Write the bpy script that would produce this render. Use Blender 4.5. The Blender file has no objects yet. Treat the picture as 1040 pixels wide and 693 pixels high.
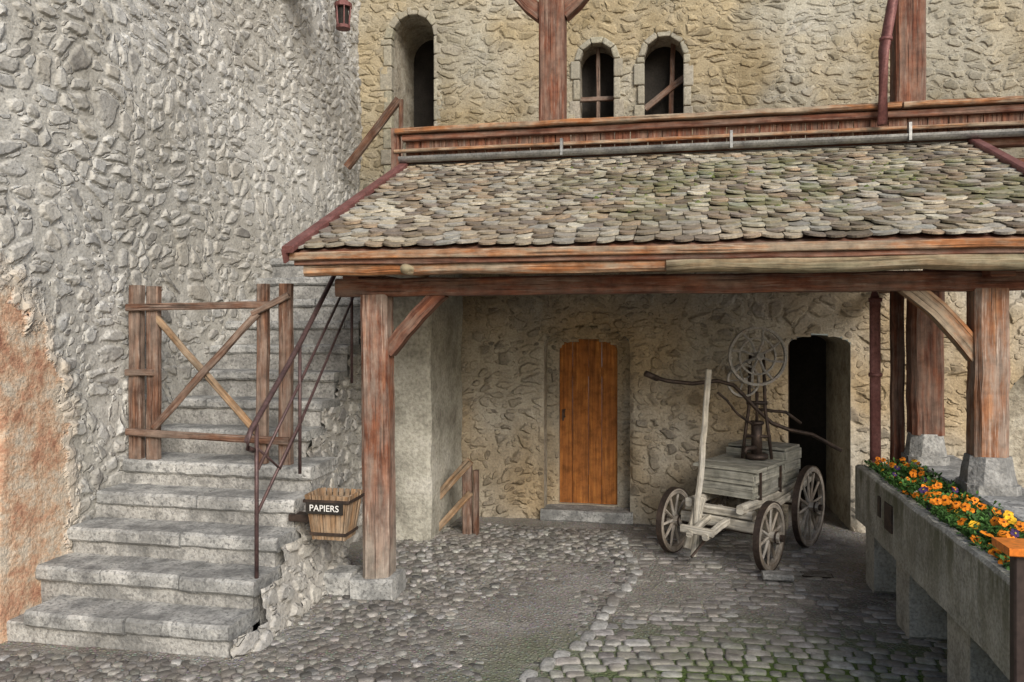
import bpy, math, random
import numpy as np
from mathutils import Vector, Matrix, noise as mnoise
random.seed(7); np.random.seed(7)
sc=bpy.context.scene
R=random.random
def U(a,b): return a+(b-a)*random.random()

# ------------------------------------------------------------------ node helpers
class NT:
    def __init__(s,name):
        s.m=bpy.data.materials.new(name); s.m.use_nodes=True
        s.t=s.m.node_tree; s.t.nodes.clear()
        s.out=s.n('ShaderNodeOutputMaterial'); s.b=s.n('ShaderNodeBsdfPrincipled')
        s.b.inputs['Roughness'].default_value=.85
        s.b.inputs['Specular IOR Level'].default_value=.25
        s.l(s.b.outputs[0],s.out.inputs['Surface'])
    def n(s,t,**k):
        x=s.t.nodes.new(t)
        for a,v in k.items(): setattr(x,a,v)
        return x
    def l(s,a,b): s.t.links.new(a,b)
    def put(s,sock,v):
        if hasattr(v,'is_linked') or hasattr(v,'links'): s.l(v,sock)
        elif isinstance(v,(tuple,list)) and len(v)==3 and sock.type=='RGBA': sock.default_value=(*v,1)
        else: sock.default_value=v
    def math(s,op,a,b=0.0,c=None,clamp=False):
        x=s.n('ShaderNodeMath',operation=op,use_clamp=clamp)
        s.put(x.inputs[0],a); s.put(x.inputs[1],b)
        if c is not None: s.put(x.inputs[2],c)
        return x.outputs[0]
    def vm(s,op,a,b=(0,0,0)):
        x=s.n('ShaderNodeVectorMath',operation=op); s.put(x.inputs[0],a)
        if op=='SCALE': s.put(x.inputs['Scale'],b)
        else: s.put(x.inputs[1],b)
        return x.outputs[0]
    def vlen(s,a):
        x=s.n('ShaderNodeVectorMath',operation='LENGTH'); s.l(a,x.inputs[0]); return x.outputs['Value']
    def noise(s,vec,scale,detail=4,rough=.55,col=False):
        x=s.n('ShaderNodeTexNoise'); s.l(vec,x.inputs['Vector'])
        x.inputs['Scale'].default_value=scale; x.inputs['Detail'].default_value=detail; x.inputs['Roughness'].default_value=rough
        return x.outputs['Color' if col else 'Fac']
    def mr(s,v,a,b,c=0.0,d=1.0,smooth=False):
        x=s.n('ShaderNodeMapRange'); x.interpolation_type='SMOOTHSTEP' if smooth else 'LINEAR'
        s.put(x.inputs[0],v); s.put(x.inputs[1],a); s.put(x.inputs[2],b); s.put(x.inputs[3],c); s.put(x.inputs[4],d)
        return x.outputs[0]
    def mix(s,f,a,b,mode='MIX'):
        x=s.n('ShaderNodeMix',data_type='RGBA',blend_type=mode)
        s.put(x.inputs[0],f); s.put(x.inputs[6],a); s.put(x.inputs[7],b)
        return x.outputs[2]
    def fmix(s,f,a,b):
        return s.math('ADD',s.math('MULTIPLY',a,s.math('SUBTRACT',1.0,f)),s.math('MULTIPLY',b,f))
    def ramp(s,f,stops,interp='LINEAR'):
        x=s.n('ShaderNodeValToRGB'); s.l(f,x.inputs[0]); cr=x.color_ramp; cr.interpolation=interp
        while len(cr.elements)<len(stops): cr.elements.new(.5)
        for e,(p,c) in zip(cr.elements,stops): e.position=p; e.color=(*c,1)
        return x.outputs[0]
    def uv(s): return s.n('ShaderNodeTexCoord').outputs['UV']
    def obj(s): return s.n('ShaderNodeTexCoord').outputs['Object']
    def attr(s,name,o='Color'): return s.n('ShaderNodeAttribute',attribute_name=name).outputs[o]
    def bump(s,h,st=.5,dist=.01):
        x=s.n('ShaderNodeBump'); x.inputs['Strength'].default_value=st; x.inputs['Distance'].default_value=dist
        s.l(h,x.inputs['Height']); s.l(x.outputs[0],s.b.inputs['Normal'])
    def color(s,c): s.put(s.b.inputs['Base Color'],c)

def rubble_mat(name,sx,sy,cols,mortar,mw=(.02,.16),disp=.035,cover=.15,stain=(.55,.5,.42),stainamt=.5,pink=False,warm=None,rnd=.95,soft=.14,rr=None,filler=False,lime=0,warp=.30):
    k=NT(name); uv=k.uv()
    n1=k.vm('SCALE',k.vm('SUBTRACT',k.noise(uv,1.4,1,col=True),(.5,.5,.5)),warp)
    n2=k.vm('SCALE',k.vm('SUBTRACT',k.noise(uv,9,2,col=True),(.5,.5,.5)),.06)
    wuv=k.vm('ADD',k.vm('ADD',uv,n1),n2)
    p=k.vm('MULTIPLY',wuv,(sx,sy,1))
    v1=k.n('ShaderNodeTexVoronoi',voronoi_dimensions='2D',feature='F1'); v2=k.n('ShaderNodeTexVoronoi',voronoi_dimensions='2D',feature='DISTANCE_TO_EDGE')
    for v in (v1,v2):
        k.l(p,v.inputs['Vector']); v.inputs['Scale'].default_value=1; v.inputs['Randomness'].default_value=rnd
    sep=k.n('ShaderNodeSeparateColor'); k.l(v1.outputs['Color'],sep.inputs[0])
    r,g,b=sep.outputs[:3]
    big=k.noise(uv,.8,3); fine=k.noise(uv,45,3,.65); med=k.noise(uv,7,3)
    w=k.mr(big,.35,.68,mw[0],mw[1])
    w=k.math('ADD',w,k.math('MULTIPLY',k.math('SUBTRACT',med,.5),.12))
    mask=k.mr(v2.outputs['Distance'],w,k.math('ADD',w,soft),0,1,True)
    if rr:
        rad=k.mr(g,0,1,rr[0],rr[1])
        rm=k.mr(v1.outputs['Distance'],k.math('SUBTRACT',rad,.18),rad,1,0,True)
        mask=k.math('MULTIPLY',mask,rm)
    pres=k.mr(g,cover,cover+.05,.2,1)
    mask=k.math('MULTIPLY',mask,pres)
    st=k.ramp(r,[(i/(len(cols)-1),c) for i,c in enumerate(cols)])
    hst=k.mr(b,0,1,.35,1.0)
    if filler:
        pf=k.vm('MULTIPLY',k.vm('ADD',wuv,(3.3,1.7,0)),(sx*2.1,sy*2.0,1))
        v3=k.n('ShaderNodeTexVoronoi',voronoi_dimensions='2D',feature='F1'); k.l(pf,v3.inputs['Vector']); v3.inputs['Scale'].default_value=1; v3.inputs['Randomness'].default_value=.9
        s3=k.n('ShaderNodeSeparateColor'); k.l(v3.outputs['Color'],s3.inputs[0])
        m3=k.math('MULTIPLY',k.mr(v3.outputs['Distance'],.26,.42,1,0,True),k.mr(s3.outputs[1],.45,.5,0,1))
        m3=k.math('MULTIPLY',m3,k.mr(mask,0,.25,1,0))
        st=k.mix(m3,st,k.ramp(s3.outputs[0],[(i/(len(cols)-1),c) for i,c in enumerate(cols)]))
        hst=k.fmix(m3,hst,.4)
        mask=k.math('MAXIMUM',mask,m3)
    st=k.mix(1,st,k.ramp(med,[(.25,(.75,.75,.75)),(.7,(1.1,1.1,1.1))]),'MULTIPLY')
    mo=k.mix(k.mr(med,.3,.7),mortar,tuple(c*.82 for c in mortar))
    c=k.mix(mask,mo,st)
    if lime:
        c=k.mix(k.mr(k.noise(uv,3.1,4,.7),.45,.66,0,lime),c,tuple(min(.62,x*1.08) for x in mortar))
    c=k.mix(1,c,k.ramp(fine,[(.25,(.62,.62,.62)),(.55,(1,1,1)),(.8,(1.14,1.14,1.14))]),'MULTIPLY')
    pits=k.mr(k.noise(uv,26,1),.66,.73,0,.6)
    c=k.mix(pits,c,(.09,.08,.07))
    stm=k.mr(k.noise(k.vm('MULTIPLY',uv,(1.3,.55,1)),1.1,5,.68),.40,.66,0,stainamt)
    c=k.mix(stm,c,k.mix(1,c,stain,'MULTIPLY'))
    if warm is not None:
        c=k.mix(k.mr(k.noise(k.vm('ADD',uv,(7.3,2.1,0)),.7,2),.42,.62,0,.85),c,k.mix(1,c,warm,'MULTIPLY'))
    h=k.math('MULTIPLY',mask,hst)
    h=k.math('ADD',h,k.math('MULTIPLY',med,.45))
    h=k.math('ADD',h,k.math('MULTIPLY',fine,.2))
    if pink:
        x=k.vlen(k.vm('MULTIPLY',k.vm('SUBTRACT',uv,(3.88,.75,0)),(1/.98,1/1.62,0)))
        e=k.math('ADD',x,k.math('MULTIPLY',k.math('SUBTRACT',k.noise(uv,4,5,.65),.5),.45))
        pm=k.mr(e,.98,1.01,1,0)
        lip=k.math('MULTIPLY',k.mr(e,.98,1.01,0,1),k.mr(e,1.05,1.14,1,0))
        pc=k.ramp(k.noise(uv,3.0,7,.78),[(.30,(.22,.09,.06)),(.42,(.45,.25,.16)),(.50,(.54,.38,.26)),(.58,(.57,.49,.39)),(.68,(.40,.36,.30)),(.78,(.36,.15,.10))])
        pc=k.mix(1,pc,k.ramp(fine,[(.25,(.65,.65,.65)),(.6,(1.08,1.08,1.08))]),'MULTIPLY')
        c=k.mix(k.math('MULTIPLY',lip,.8),c,(.55,.48,.39))
        c=k.mix(pm,c,pc)
        h=k.fmix(pm,h,k.math('MULTIPLY',k.noise(uv,5,6,.72),1.3))
        h=k.math('ADD',h,k.math('MULTIPLY',lip,.6))
    k.color(c)
    k.b.inputs['Roughness'].default_value=.92
    d=k.n('ShaderNodeDisplacement'); d.inputs['Midlevel'].default_value=0
    k.l(k.math('MULTIPLY',h,k.attr('fade','Fac')),d.inputs['Height']); d.inputs['Scale'].default_value=disp
    k.l(d.outputs[0],k.out.inputs['Displacement'])
    k.m.displacement_method='BOTH'
    return k.m

def wood_mat(name,c1,c2,grey=(.30,.28,.25),ga=.4,crack=.7,gsc=1.2,bleach=.35,zfade=None):
    k=NT(name); uv=k.uv()
    g=k.noise(k.vm('MULTIPLY',uv,(1.6,32,1)),1,5,.6)
    c=k.ramp(g,[(.3,tuple(x*.5 for x in c1)),(.5,c1),(.68,c2)])
    big=k.noise(k.vm('MULTIPLY',uv,(1.3,5,1)),gsc,5,.72)
    gm=k.mr(big,.42,.58,0,ga)
    if zfade:
        sp=k.n('ShaderNodeSeparateXYZ'); k.l(k.obj(),sp.inputs[0])
        z=k.math('ADD',sp.outputs[2],k.math('MULTIPLY',k.math('SUBTRACT',big,.5),1.6))
        gm=k.math('MAXIMUM',gm,k.mr(z,zfade[0],zfade[1],.95,0))
    c=k.mix(gm,c,k.mix(g,tuple(x*.55 for x in grey),tuple(x*1.35 for x in grey)))
    bl=k.noise(k.vm('MULTIPLY',uv,(2.2,40,1)),1.3,4,.7)
    c=k.mix(k.math('MULTIPLY',k.mr(bl,.54,.66,0,bleach),k.mr(k.noise(uv,2.3,3),.38,.58)),c,tuple(min(.6,x*1.7+.05) for x in grey))
    cr=k.noise(k.vm('MULTIPLY',uv,(1.1,55,1)),1.0,3,.6)
    crm=k.mr(cr,.60,.68,0,crack)
    c=k.mix(crm,c,tuple(x*.15 for x in c1))
    c=k.mix(1,c,k.ramp(k.noise(uv,9,4,.65),[(.3,(.55,.55,.55)),(.6,(1.08,1.08,1.08))]),'MULTIPLY')
    k.color(c); k.b.inputs['Roughness'].default_value=.82
    k.bump(k.math('SUBTRACT',g,k.math('MULTIPLY',crm,.8)),.9,.012)
    return k.m

def noisy_mat(name,stops,scale=6,rough=.85,metal=0,bump=.4,bd=.01,fine=50,vec='obj',spk=0):
    k=NT(name); o=k.obj()
    n=k.noise(o,scale,5,.65); f=k.noise(o,fine,3,.6)
    c=k.ramp(n,stops)
    c=k.mix(1,c,k.ramp(f,[(.28,(.62,.62,.62)),(.55,(1,1,1)),(.75,(1.15,1.15,1.15))]),'MULTIPLY')
    if spk:
        c=k.mix(k.mr(k.noise(o,38,2),.56,.64,0,spk),c,(.08,.08,.08))
        c=k.mix(k.mr(k.noise(o,1.9,5,.72),.46,.60,0,.65),c,(.13,.13,.125))
    k.color(c); k.b.inputs['Roughness'].default_value=rough; k.b.inputs['Metallic'].default_value=metal
    k.bump(k.math('ADD',n,k.math('MULTIPLY',f,.5)),bump,bd)
    return k.m

def vcol_mat(name,moss=None,mscale=2,fine=60,rough=.85,thr=(.5,.62),bd=.006,spec=.25,region=None,dirt=None):
    k=NT(name); o=k.obj(); c=k.attr('Col')
    f=k.noise(o,fine,4,.65); m=k.noise(o,18,3)
    c=k.mix(1,c,k.ramp(f,[(.28,(.6,.6,.6)),(.55,(1,1,1)),(.78,(1.2,1.2,1.2))]),'MULTIPLY')
    c=k.mix(1,c,k.ramp(m,[(.3,(.7,.7,.7)),(.65,(1.1,1.1,1.1))]),'MULTIPLY')
    if dirt:
        c=k.mix(k.mr(k.noise(o,1.6,5,.7),.45,.62,0,dirt[1]),c,dirt[0])
    if moss:
        mk=k.noise(o,mscale,5,.7)
        mk=k.mr(mk,thr[0],thr[1],0,1)
        if region:
            x=k.vlen(k.vm('MULTIPLY',k.vm('SUBTRACT',o,region[0]),region[1]))
            mk=k.math('MULTIPLY',mk,k.mr(x,.5,1.1,1,0))
        c=k.mix(k.math('MULTIPLY',mk,k.mr(f,.35,.6,.15,.8)),c,moss)
    k.color(c); k.b.inputs['Roughness'].default_value=rough; k.b.inputs['Specular IOR Level'].default_value=spec
    k.bump(k.math('ADD',f,m),.7,bd)
    return k.m

# ------------------------------------------------------------------ mesh builder
class MB:
    def __init__(s): s.v=[];s.f=[];s.uv=[];s.mi=[];s.col=[]
    def add(s,vs,fs,uvs=None,mi=0,col=(1,1,1)):
        o=len(s.v); s.v.extend([tuple(x) for x in vs])
        for i,f in enumerate(fs):
            s.f.append([o+a for a in f]); s.mi.append(mi); s.col.append(col)
            s.uv.append(uvs[i] if uvs else [(vs[a][0]+vs[a][1]*.7,vs[a][2]) for a in f])
    def sweep(s,pts,prof_fn,mi=0,up=(0,0,1),cap=True,col=(1,1,1),jit=0):
        pts=[Vector(p) for p in pts]; n=len(pts); uo=U(0,50);vo=U(0,20);L=0
        base=len(s.v); rows=[]
        for i,p in enumerate(pts):
            d=(pts[min(i+1,n-1)]-pts[max(i-1,0)]).normalized()
            sd=d.cross(Vector(up))
            if sd.length<.02: sd=d.cross(Vector((0,1,0)))
            sd.normalize(); u2=sd.cross(d)
            if i: L+=(p-pts[i-1]).length
            pr=prof_fn(i/(max(1,n-1)))
            jx,jy=U(-jit,jit),U(-jit,jit)
            vv=[p+sd*(a+jx+U(-jit,jit)*.4)+u2*(b+jy+U(-jit,jit)*.4) for a,b in pr]
            rows.append((L,pr)); s.v.extend([tuple(x) for x in vv])
        m=len(pr)
        per=[0]
        for a in range(m):
            q=pr[a];w=pr[(a+1)%m]; per.append(per[-1]+math.hypot(q[0]-w[0],q[1]-w[1]))
        for i in range(n-1):
            for a in range(m):
                b2=(a+1)%m
                s.f.append([base+i*m+a,base+i*m+b2,base+(i+1)*m+b2,base+(i+1)*m+a][::-1])
                l0,l1=rows[i][0],rows[i+1][0]
                s.uv.append([(uo+l0,vo+per[a]),(uo+l0,vo+per[a+1]),(uo+l1,vo+per[a+1]),(uo+l1,vo+per[a])][::-1])
                s.mi.append(mi); s.col.append(col)
        if cap:
            for i in (0,n-1):
                f=[base+i*m+a for a in range(m)]
                if i==0: f=f[:]
                else: f=f[::-1]
                s.f.append(f); s.uv.append([(uo+pr[a%m][0]*.3,vo+pr[a%m][1]) for a in range(m)]); s.mi.append(mi); s.col.append(col)
    def beam(s,p0,p1,w,h,mi=0,seg=None,jit=.003,ch=.008,up=(0,0,1),taper=1,bow=0,col=(1,1,1)):
        p0=Vector(p0);p1=Vector(p1);L=(p1-p0).length
        if seg is None: seg=max(1,min(24,int(L/.2)))
        ch=min(ch,w*.3,h*.3)
        def prof(t):
            k=1+(taper-1)*t; a=w/2*k;b=h/2*k;c=ch
            return [(a-c,-b),(a,-b+c),(a,b-c),(a-c,b),(-a+c,b),(-a,b-c),(-a,-b+c),(-a+c,-b)]
        pts=[p0.lerp(p1,i/seg)+Vector((0,0,bow*math.sin(math.pi*i/seg))) for i in range(seg+1)]
        s.sweep(pts,prof,mi,up,True,col,jit)
    def box(s,a,b,mi=0,ch=.01,jit=.0,col=(1,1,1),seg=None):
        a=Vector(a);b=Vector(b);c=(a+b)/2
        s.beam((a.x,c.y,c.z),(b.x,c.y,c.z),abs(b.y-a.y),abs(b.z-a.z),mi,seg,jit,ch,col=col)
    def tube(s,pts,r,n=8,mi=0,col=(1,1,1),taper=1):
        def prof(t):
            k=r*(1+(taper-1)*t); return [(k*math.cos(2*math.pi*i/n),k*math.sin(2*math.pi*i/n)) for i in range(n)]
        s.sweep(pts,prof,mi,(0,0,1),True,col,0)
    def ring(s,c,ax,Rr,tw,th,n=32,mi=0,jit=0):
        c=Vector(c);ax=Vector(ax).normalized();e1=ax.cross(Vector((0,0,1)))
        if e1.length<.01: e1=ax.cross(Vector((1,0,0)))
        e1.normalize();e2=ax.cross(e1)
        vs=[];fs=[];uvs=[]
        for i in range(n):
            a=2*math.pi*i/n; d=e1*math.cos(a)+e2*math.sin(a)
            for rr,o in ((Rr,-tw/2),(Rr,tw/2),(Rr-th,tw/2),(Rr-th,-tw/2)): vs.append(c+d*(rr+U(-jit,jit))+ax*o)
        for i in range(n):
            j=(i+1)%n
            for q in range(4):
                p=(q+1)%4; fs.append([i*4+q,i*4+p,j*4+p,j*4+q])
                u0=i*Rr*6.28/n;u1=(i+1)*Rr*6.28/n; uvs.append([(u0,q*.04),(u0,q*.04+.04),(u1,q*.04+.04),(u1,q*.04)])
        s.add(vs,fs,uvs,mi)
    def build(s,name,mats,parent=None,smooth=False,bevel=0):
        me=bpy.data.meshes.new(name); me.from_pydata(s.v,[],s.f)
        for m in mats: me.materials.append(m)
        me.polygons.foreach_set('material_index',s.mi)
        ul=me.uv_layers.new(name='UVMap'); fl=[c for f in s.uv for p in f for c in p]; ul.data.foreach_set('uv',fl)
        ca=me.color_attributes.new('Col','FLOAT_COLOR','CORNER')
        cl=[]
        for f,c in zip(s.f,s.col): cl.extend([c[0],c[1],c[2],1]*len(f))
        ca.data.foreach_set('color',cl)
        if smooth: me.polygons.foreach_set('use_smooth',[True]*len(s.f))
        me.update(); ob=bpy.data.objects.new(name,me); sc.collection.objects.link(ob)
        if parent: ob.parent=parent
        if bevel:
            b=ob.modifiers.new('bev','BEVEL'); b.width=bevel; b.segments=2; b.limit_method='ANGLE'
        return ob
def empty(name,loc=(0,0,0)):
    e=bpy.data.objects.new(name,None); sc.collection.objects.link(e); e.empty_display_size=.3; return e

# ------------------------------------------------------------------ walls as dense grids
def hsdf(h,x,z):
    dx=np.abs(x-h['cx']); r=h['r']; zz=z-h['zs']
    low=np.maximum(dx-r,h['z0']-z)
    up=np.hypot(dx,np.maximum(zz,0)*r/h['rise'])-r
    return np.where(zz<0,low,up)
def hole_outline(h,n=14):
    cx,r,z0,zs,rise=h['cx'],h['r'],h['z0'],h['zs'],h['rise']
    pts=[(cx-r,z0),(cx-r,zs)]
    for i in range(1,n): a=math.pi*(1-i/n); pts.append((cx+r*math.cos(a),zs+rise*math.sin(a)))
    pts+=[(cx+r,zs),(cx+r,z0)]
    return pts
def grid_wall(name,fixed,axis,u0,u1,z0,z1,cell,mat,parent,holes=(),keep=None,wob=.02,off=None):
    nu=int((u1-u0)/cell)+1; nv=int((z1-z0)/cell)+1
    us=np.linspace(u0,u1,nu);vs=np.linspace(z0,z1,nv)
    X,Z=np.meshgrid(us,vs); X=X.ravel().copy();Z=Z.ravel().copy()
    fade=np.ones_like(X)
    for h in holes:
        d=hsdf(h,X,Z); e=1e-3
        gx=(hsdf(h,X+e,Z)-hsdf(h,X-e,Z))/(2*e); gz=(hsdf(h,X,Z+e)-hsdf(h,X,Z-e))/(2*e)
        g2=np.maximum(gx*gx+gz*gz,.3); near=np.abs(d)<cell*.62
        X=np.where(near,X-d*gx/g2,X); Z=np.where(near,Z-d*gz/g2,Z)
        fade=np.minimum(fade,np.clip(hsdf(h,X,Z)/.05,0.05,1))
    W=wob*(np.sin(X*1.7+1.3*np.sin(Z*1.1))+np.sin(Z*2.3+X*.9)*.6)
    if off is not None: W=W+off(X,Z)
    W=W*fade if holes else W
    if axis=='x': V=np.stack([fixed+W,X,Z],1)
    else: V=np.stack([X,fixed-W,Z],1)
    i=np.arange((nu-1)*(nv-1)); a=(i//(nu-1))*nu+i%(nu-1)
    F=np.stack([a,a+1,a+nu+1,a+nu],1)
    cx=X[F].mean(1);cz=Z[F].mean(1); ok=np.ones(len(F),bool)
    for h in holes: ok&=hsdf(h,cx,cz)>0
    if keep is not None: ok&=keep(cx,cz)
    F=F[ok]
    me=bpy.data.meshes.new(name)
    me.vertices.add(len(V)); me.vertices.foreach_set('co',V.ravel())
    me.loops.add(len(F)*4); me.loops.foreach_set('vertex_index',F.ravel().astype(np.int32))
    me.polygons.add(len(F)); me.polygons.foreach_set('loop_start',np.arange(len(F),dtype=np.int32)*4)
    me.polygons.foreach_set('use_smooth',np.ones(len(F),bool))
    ul=me.uv_layers.new(name='UVMap'); ul.data.foreach_set('uv',np.stack([X[F.ravel()],Z[F.ravel()]],1).ravel())
    at=me.attributes.new('fade','FLOAT','POINT'); at.data.foreach_set('value',fade)
    me.update(calc_edges=True); me.validate()
    me.materials.append(mat)
    ob=bpy.data.objects.new(name,me); sc.collection.objects.link(ob)
    if parent: ob.parent=parent
    return ob
def reveal(mb,h,fixed,axis,depth,mi=0,floor=True,back=None,start=.0):
    pts=hole_outline(h)
    def P(u,z,d): return (fixed-d,u,z) if axis=='x' else (u,fixed+d,z)
    n=len(pts); rng=range(n) if floor else range(n-1)
    for i in rng:
        a=pts[i];b=pts[(i+1)%n]
        vs=[P(*a,start),P(*b,start),P(*b,depth),P(*a,depth)]
        mb.add(vs,[[0,1,2,3]],[[(a[0]+a[1],0),(b[0]+b[1],0),(b[0]+b[1],depth),(a[0]+a[1],depth)]],mi)
    if back is not None:
        mb.add([P(*p,depth) for p in pts],[list(range(n))],[[p for p in pts]],back)
def trim(mb,h,fixed,axis,width,proud,mi=0,inset=.02,nv=7,bh=.27):
    cx,r,z0,zs,rise=h['cx'],h['r'],h['z0'],h['zs'],h['rise']
    def P(u,z,d): return (fixed-d,u,z) if axis=='x' else (u,fixed+d,z)
    def prism(q,col):
        d0=-proud-U(0,.010);d1=.1
        vs=[P(a,b,d0) for a,b in q]+[P(a,b,d1) for a,b in q]
        mb.add(vs,[[0,1,2,3],[4,7,6,5],[0,4,5,1],[1,5,6,2],[2,6,7,3],[3,7,4,0]],None,mi,col)
    for sgn in (-1,1):
        z=z0; k=0
        while z<zs-.02:
            z2=min(zs,z+bh*U(.75,1.25)); 
            if zs-z2<.08: z2=zs
            w=width*(1.35 if k%2 else .9)*U(.9,1.1); g=U(.8,1.08)
            a=cx+sgn*(r-inset);b=cx+sgn*(r+w)
            prism([(a,z+.005),(b,z+.005),(b,z2-.005),(a,z2-.005)],(g,g*U(.96,1),g*U(.9,.98))); z=z2;k+=1
    for i in range(nv):
        a0=math.pi*i/nv+.012;a1=math.pi*(i+1)/nv-.012; g=U(.8,1.08); w=width*U(.9,1.15)
        def q(a,rr): return (cx+(r-inset+rr)*math.cos(a),zs+(rise-inset+rr)*math.sin(a))
        prism([q(a0,0),q(a0,w),q(a1,w),q(a1,0)],(g,g*U(.96,1),g*U(.9,.98)))

# ------------------------------------------------------------------ materials
M_left=rubble_mat('left_rubble',5.3,7.6,[(.26,.25,.235),(.45,.44,.41),(.54,.535,.51),(.46,.435,.385),(.57,.57,.55),(.34,.335,.32)],(.54,.525,.48),mw=(.0,.11),disp=.034,cover=.14,stain=(.60,.575,.53),stainamt=.7,pink=True,rr=(.38,.74),filler=True,lime=.6,soft=.22,warp=.48)
M_back=rubble_mat('lower_rubble',5.2,7.4,[(.22,.20,.17),(.40,.36,.285),(.47,.425,.345),(.30,.275,.235),(.50,.465,.39)],(.47,.43,.355),mw=(.02,.28),disp=.042,cover=.22,stain=(.55,.50,.42),stainamt=.75,warm=(1.0,.84,.62),rr=(.38,.74),filler=True,lime=.5,soft=.18,warp=.4)
M_up=rubble_mat('upper_rubble',4.6,8.6,[(.25,.23,.18),(.39,.36,.275),(.47,.43,.335),(.33,.31,.255),(.45,.42,.35)],(.44,.41,.33),mw=(.0,.16),disp=.032,cover=.14,stain=(.56,.52,.44),stainamt=.7,warm=(1.0,.87,.66),rnd=.88,soft=.2,lime=.5,rr=(.44,.80),filler=True,warp=.35)
M_flank=rubble_mat('flank_rubble',6,8,[(.28,.27,.26),(.46,.45,.42),(.54,.52,.47),(.40,.39,.37)],(.50,.48,.44),mw=(.0,.1),disp=.05,cover=.1,stainamt=.5,rr=(.45,.7),filler=True)
M_lowwall=M_flank
M_reveal=noisy_mat('reveal_plaster',[(.3,(.20,.175,.135)),(.45,(.36,.32,.25)),(.58,(.46,.42,.34)),(.7,(.52,.48,.40))],5,bd=.04,bump=1.0,fine=30)
M_pinkrev=noisy_mat('pink_reveal',[(.3,(.34,.22,.17)),(.5,(.50,.38,.28)),(.7,(.54,.46,.38))],5,bd=.02,bump=.7,fine=30)
M_plaster=noisy_mat('grey_plaster',[(.3,(.22,.205,.17)),(.44,(.35,.335,.28)),(.56,(.45,.43,.365)),(.68,(.51,.49,.43))],2.6,bump=.8,bd=.03,fine=30)
M_slab=noisy_mat('step_limestone',[(.3,(.17,.17,.165)),(.45,(.33,.33,.315)),(.58,(.46,.455,.43)),(.72,(.56,.55,.52))],6,bump=.8,bd=.014,fine=60,spk=.6)
M_riser=noisy_mat('step_riser',[(.3,(.20,.195,.18)),(.5,(.37,.36,.335)),(.7,(.50,.49,.46))],8,bump=.9,bd=.018,fine=50,spk=.5)
M_trim=vcol_mat('dressed_stone',bd=.008,fine=40,dirt=((.28,.26,.21),.6))
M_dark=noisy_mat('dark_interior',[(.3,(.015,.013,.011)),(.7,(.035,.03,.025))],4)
M_redwood=wood_mat('red_brown_timber',(.16,.058,.033),(.26,.11,.06),(.21,.165,.13),.55,bleach=.45)
M_orange=wood_mat('orange_timber',(.31,.125,.048),(.46,.225,.10),(.31,.26,.19),.85,bleach=.6)
M_post=wood_mat('post_timber',(.19,.072,.040),(.31,.145,.08),(.31,.265,.22),.65,bleach=.6,zfade=(.3,.9))
M_post2=wood_mat('plain_post_timber',(.26,.11,.052),(.40,.20,.10),(.31,.265,.22),.7,bleach=.6)
M_greywood=wood_mat('grey_weathered_log',(.25,.18,.105),(.42,.34,.235),(.25,.24,.16),.6,bleach=.45)
M_brown=wood_mat('brown_gate_timber',(.13,.062,.038),(.24,.13,.08),(.27,.22,.18),.6,bleach=.45)
M_tan=wood_mat('tan_gate_timber',(.28,.165,.085),(.42,.27,.155),(.3,.26,.2),.5)
M_door=wood_mat('pine_door',(.38,.135,.032),(.50,.21,.052),(.30,.115,.035),.6,.3,bleach=.0)
M_pale=wood_mat('pale_cart_wood',(.50,.45,.36),(.62,.58,.49),(.40,.38,.34),.5)
M_cartbox=wood_mat('cart_box_wood',(.27,.26,.21),(.40,.38,.31),(.34,.33,.29),.5)
M_cartdark=wood_mat('cart_wheel_wood',(.26,.21,.16),(.40,.34,.27),(.46,.43,.38),.7)
M_iron=noisy_mat('dark_iron',[(.3,(.045,.036,.032)),(.6,(.09,.065,.052)),(.75,(.14,.09,.06))],12,.55,.6,.3,.004)
M_grayiron=noisy_mat('grey_painted_iron',[(.3,(.20,.19,.17)),(.55,(.38,.36,.33)),(.75,(.26,.18,.13))],14,.6,.2,.3,.004)
M_rail=noisy_mat('handrail_paint',[(.3,(.07,.045,.045)),(.7,(.13,.08,.075))],10,.45,.3,.2,.003)
M_flash=noisy_mat('red_metal_flashing',[(.3,(.13,.055,.05)),(.5,(.19,.08,.072)),(.7,(.25,.12,.11))],6,.5,.2,.2,.003)
M_zinc=noisy_mat('zinc_gutter',[(.3,(.16,.16,.16)),(.55,(.30,.30,.29)),(.75,(.42,.42,.40))],5,.45,.6,.2,.003)
M_tile=vcol_mat('roof_tiles',moss=(.125,.15,.045),mscale=2.6,thr=(.46,.60),fine=70,region=((1.1,6.4,2.9),(.40,.85,.0)),dirt=((.18,.15,.115),.5))
M_cob=vcol_mat('cobbles',moss=(.12,.16,.045),mscale=5,thr=(.40,.58),fine=60,rough=.72,spec=.35,region=((1.0,4.0,0),(.55,.75,0)),dirt=((.15,.13,.11),.65))
M_flow=vcol_mat('pansy_plants',fine=80,bd=.002,rough=.7)
k=NT('trough_stone'); o=k.obj(); c=k.ramp(k.noise(o,4,6,.65),[(.3,(.24,.23,.19)),(.5,(.44,.42,.36)),(.7,(.56,.54,.48))])
f=k.noise(o,55,5,.6); c=k.mix(1,c,k.ramp(f,[(.3,(.6,.6,.6)),(.6,(1.1,1.1,1.1))]),'MULTIPLY')
sp=k.n('ShaderNodeSeparateXYZ'); k.l(o,sp.inputs[0])
gm=k.math('MULTIPLY',k.mr(sp.outputs[2],.40,.88,.1,.9),k.mr(k.noise(k.vm('MULTIPLY',o,(3,3,.8)),2.5,5,.7),.40,.58))
gm=k.math('MULTIPLY',gm,k.mr(sp.outputs[2],.87,.89,1,.35))
c=k.mix(gm,c,(.12,.12,.065)); k.color(c); k.bump(k.math('ADD',f,k.noise(o,12,5)),.8,.015); M_trough=k.m
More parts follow.
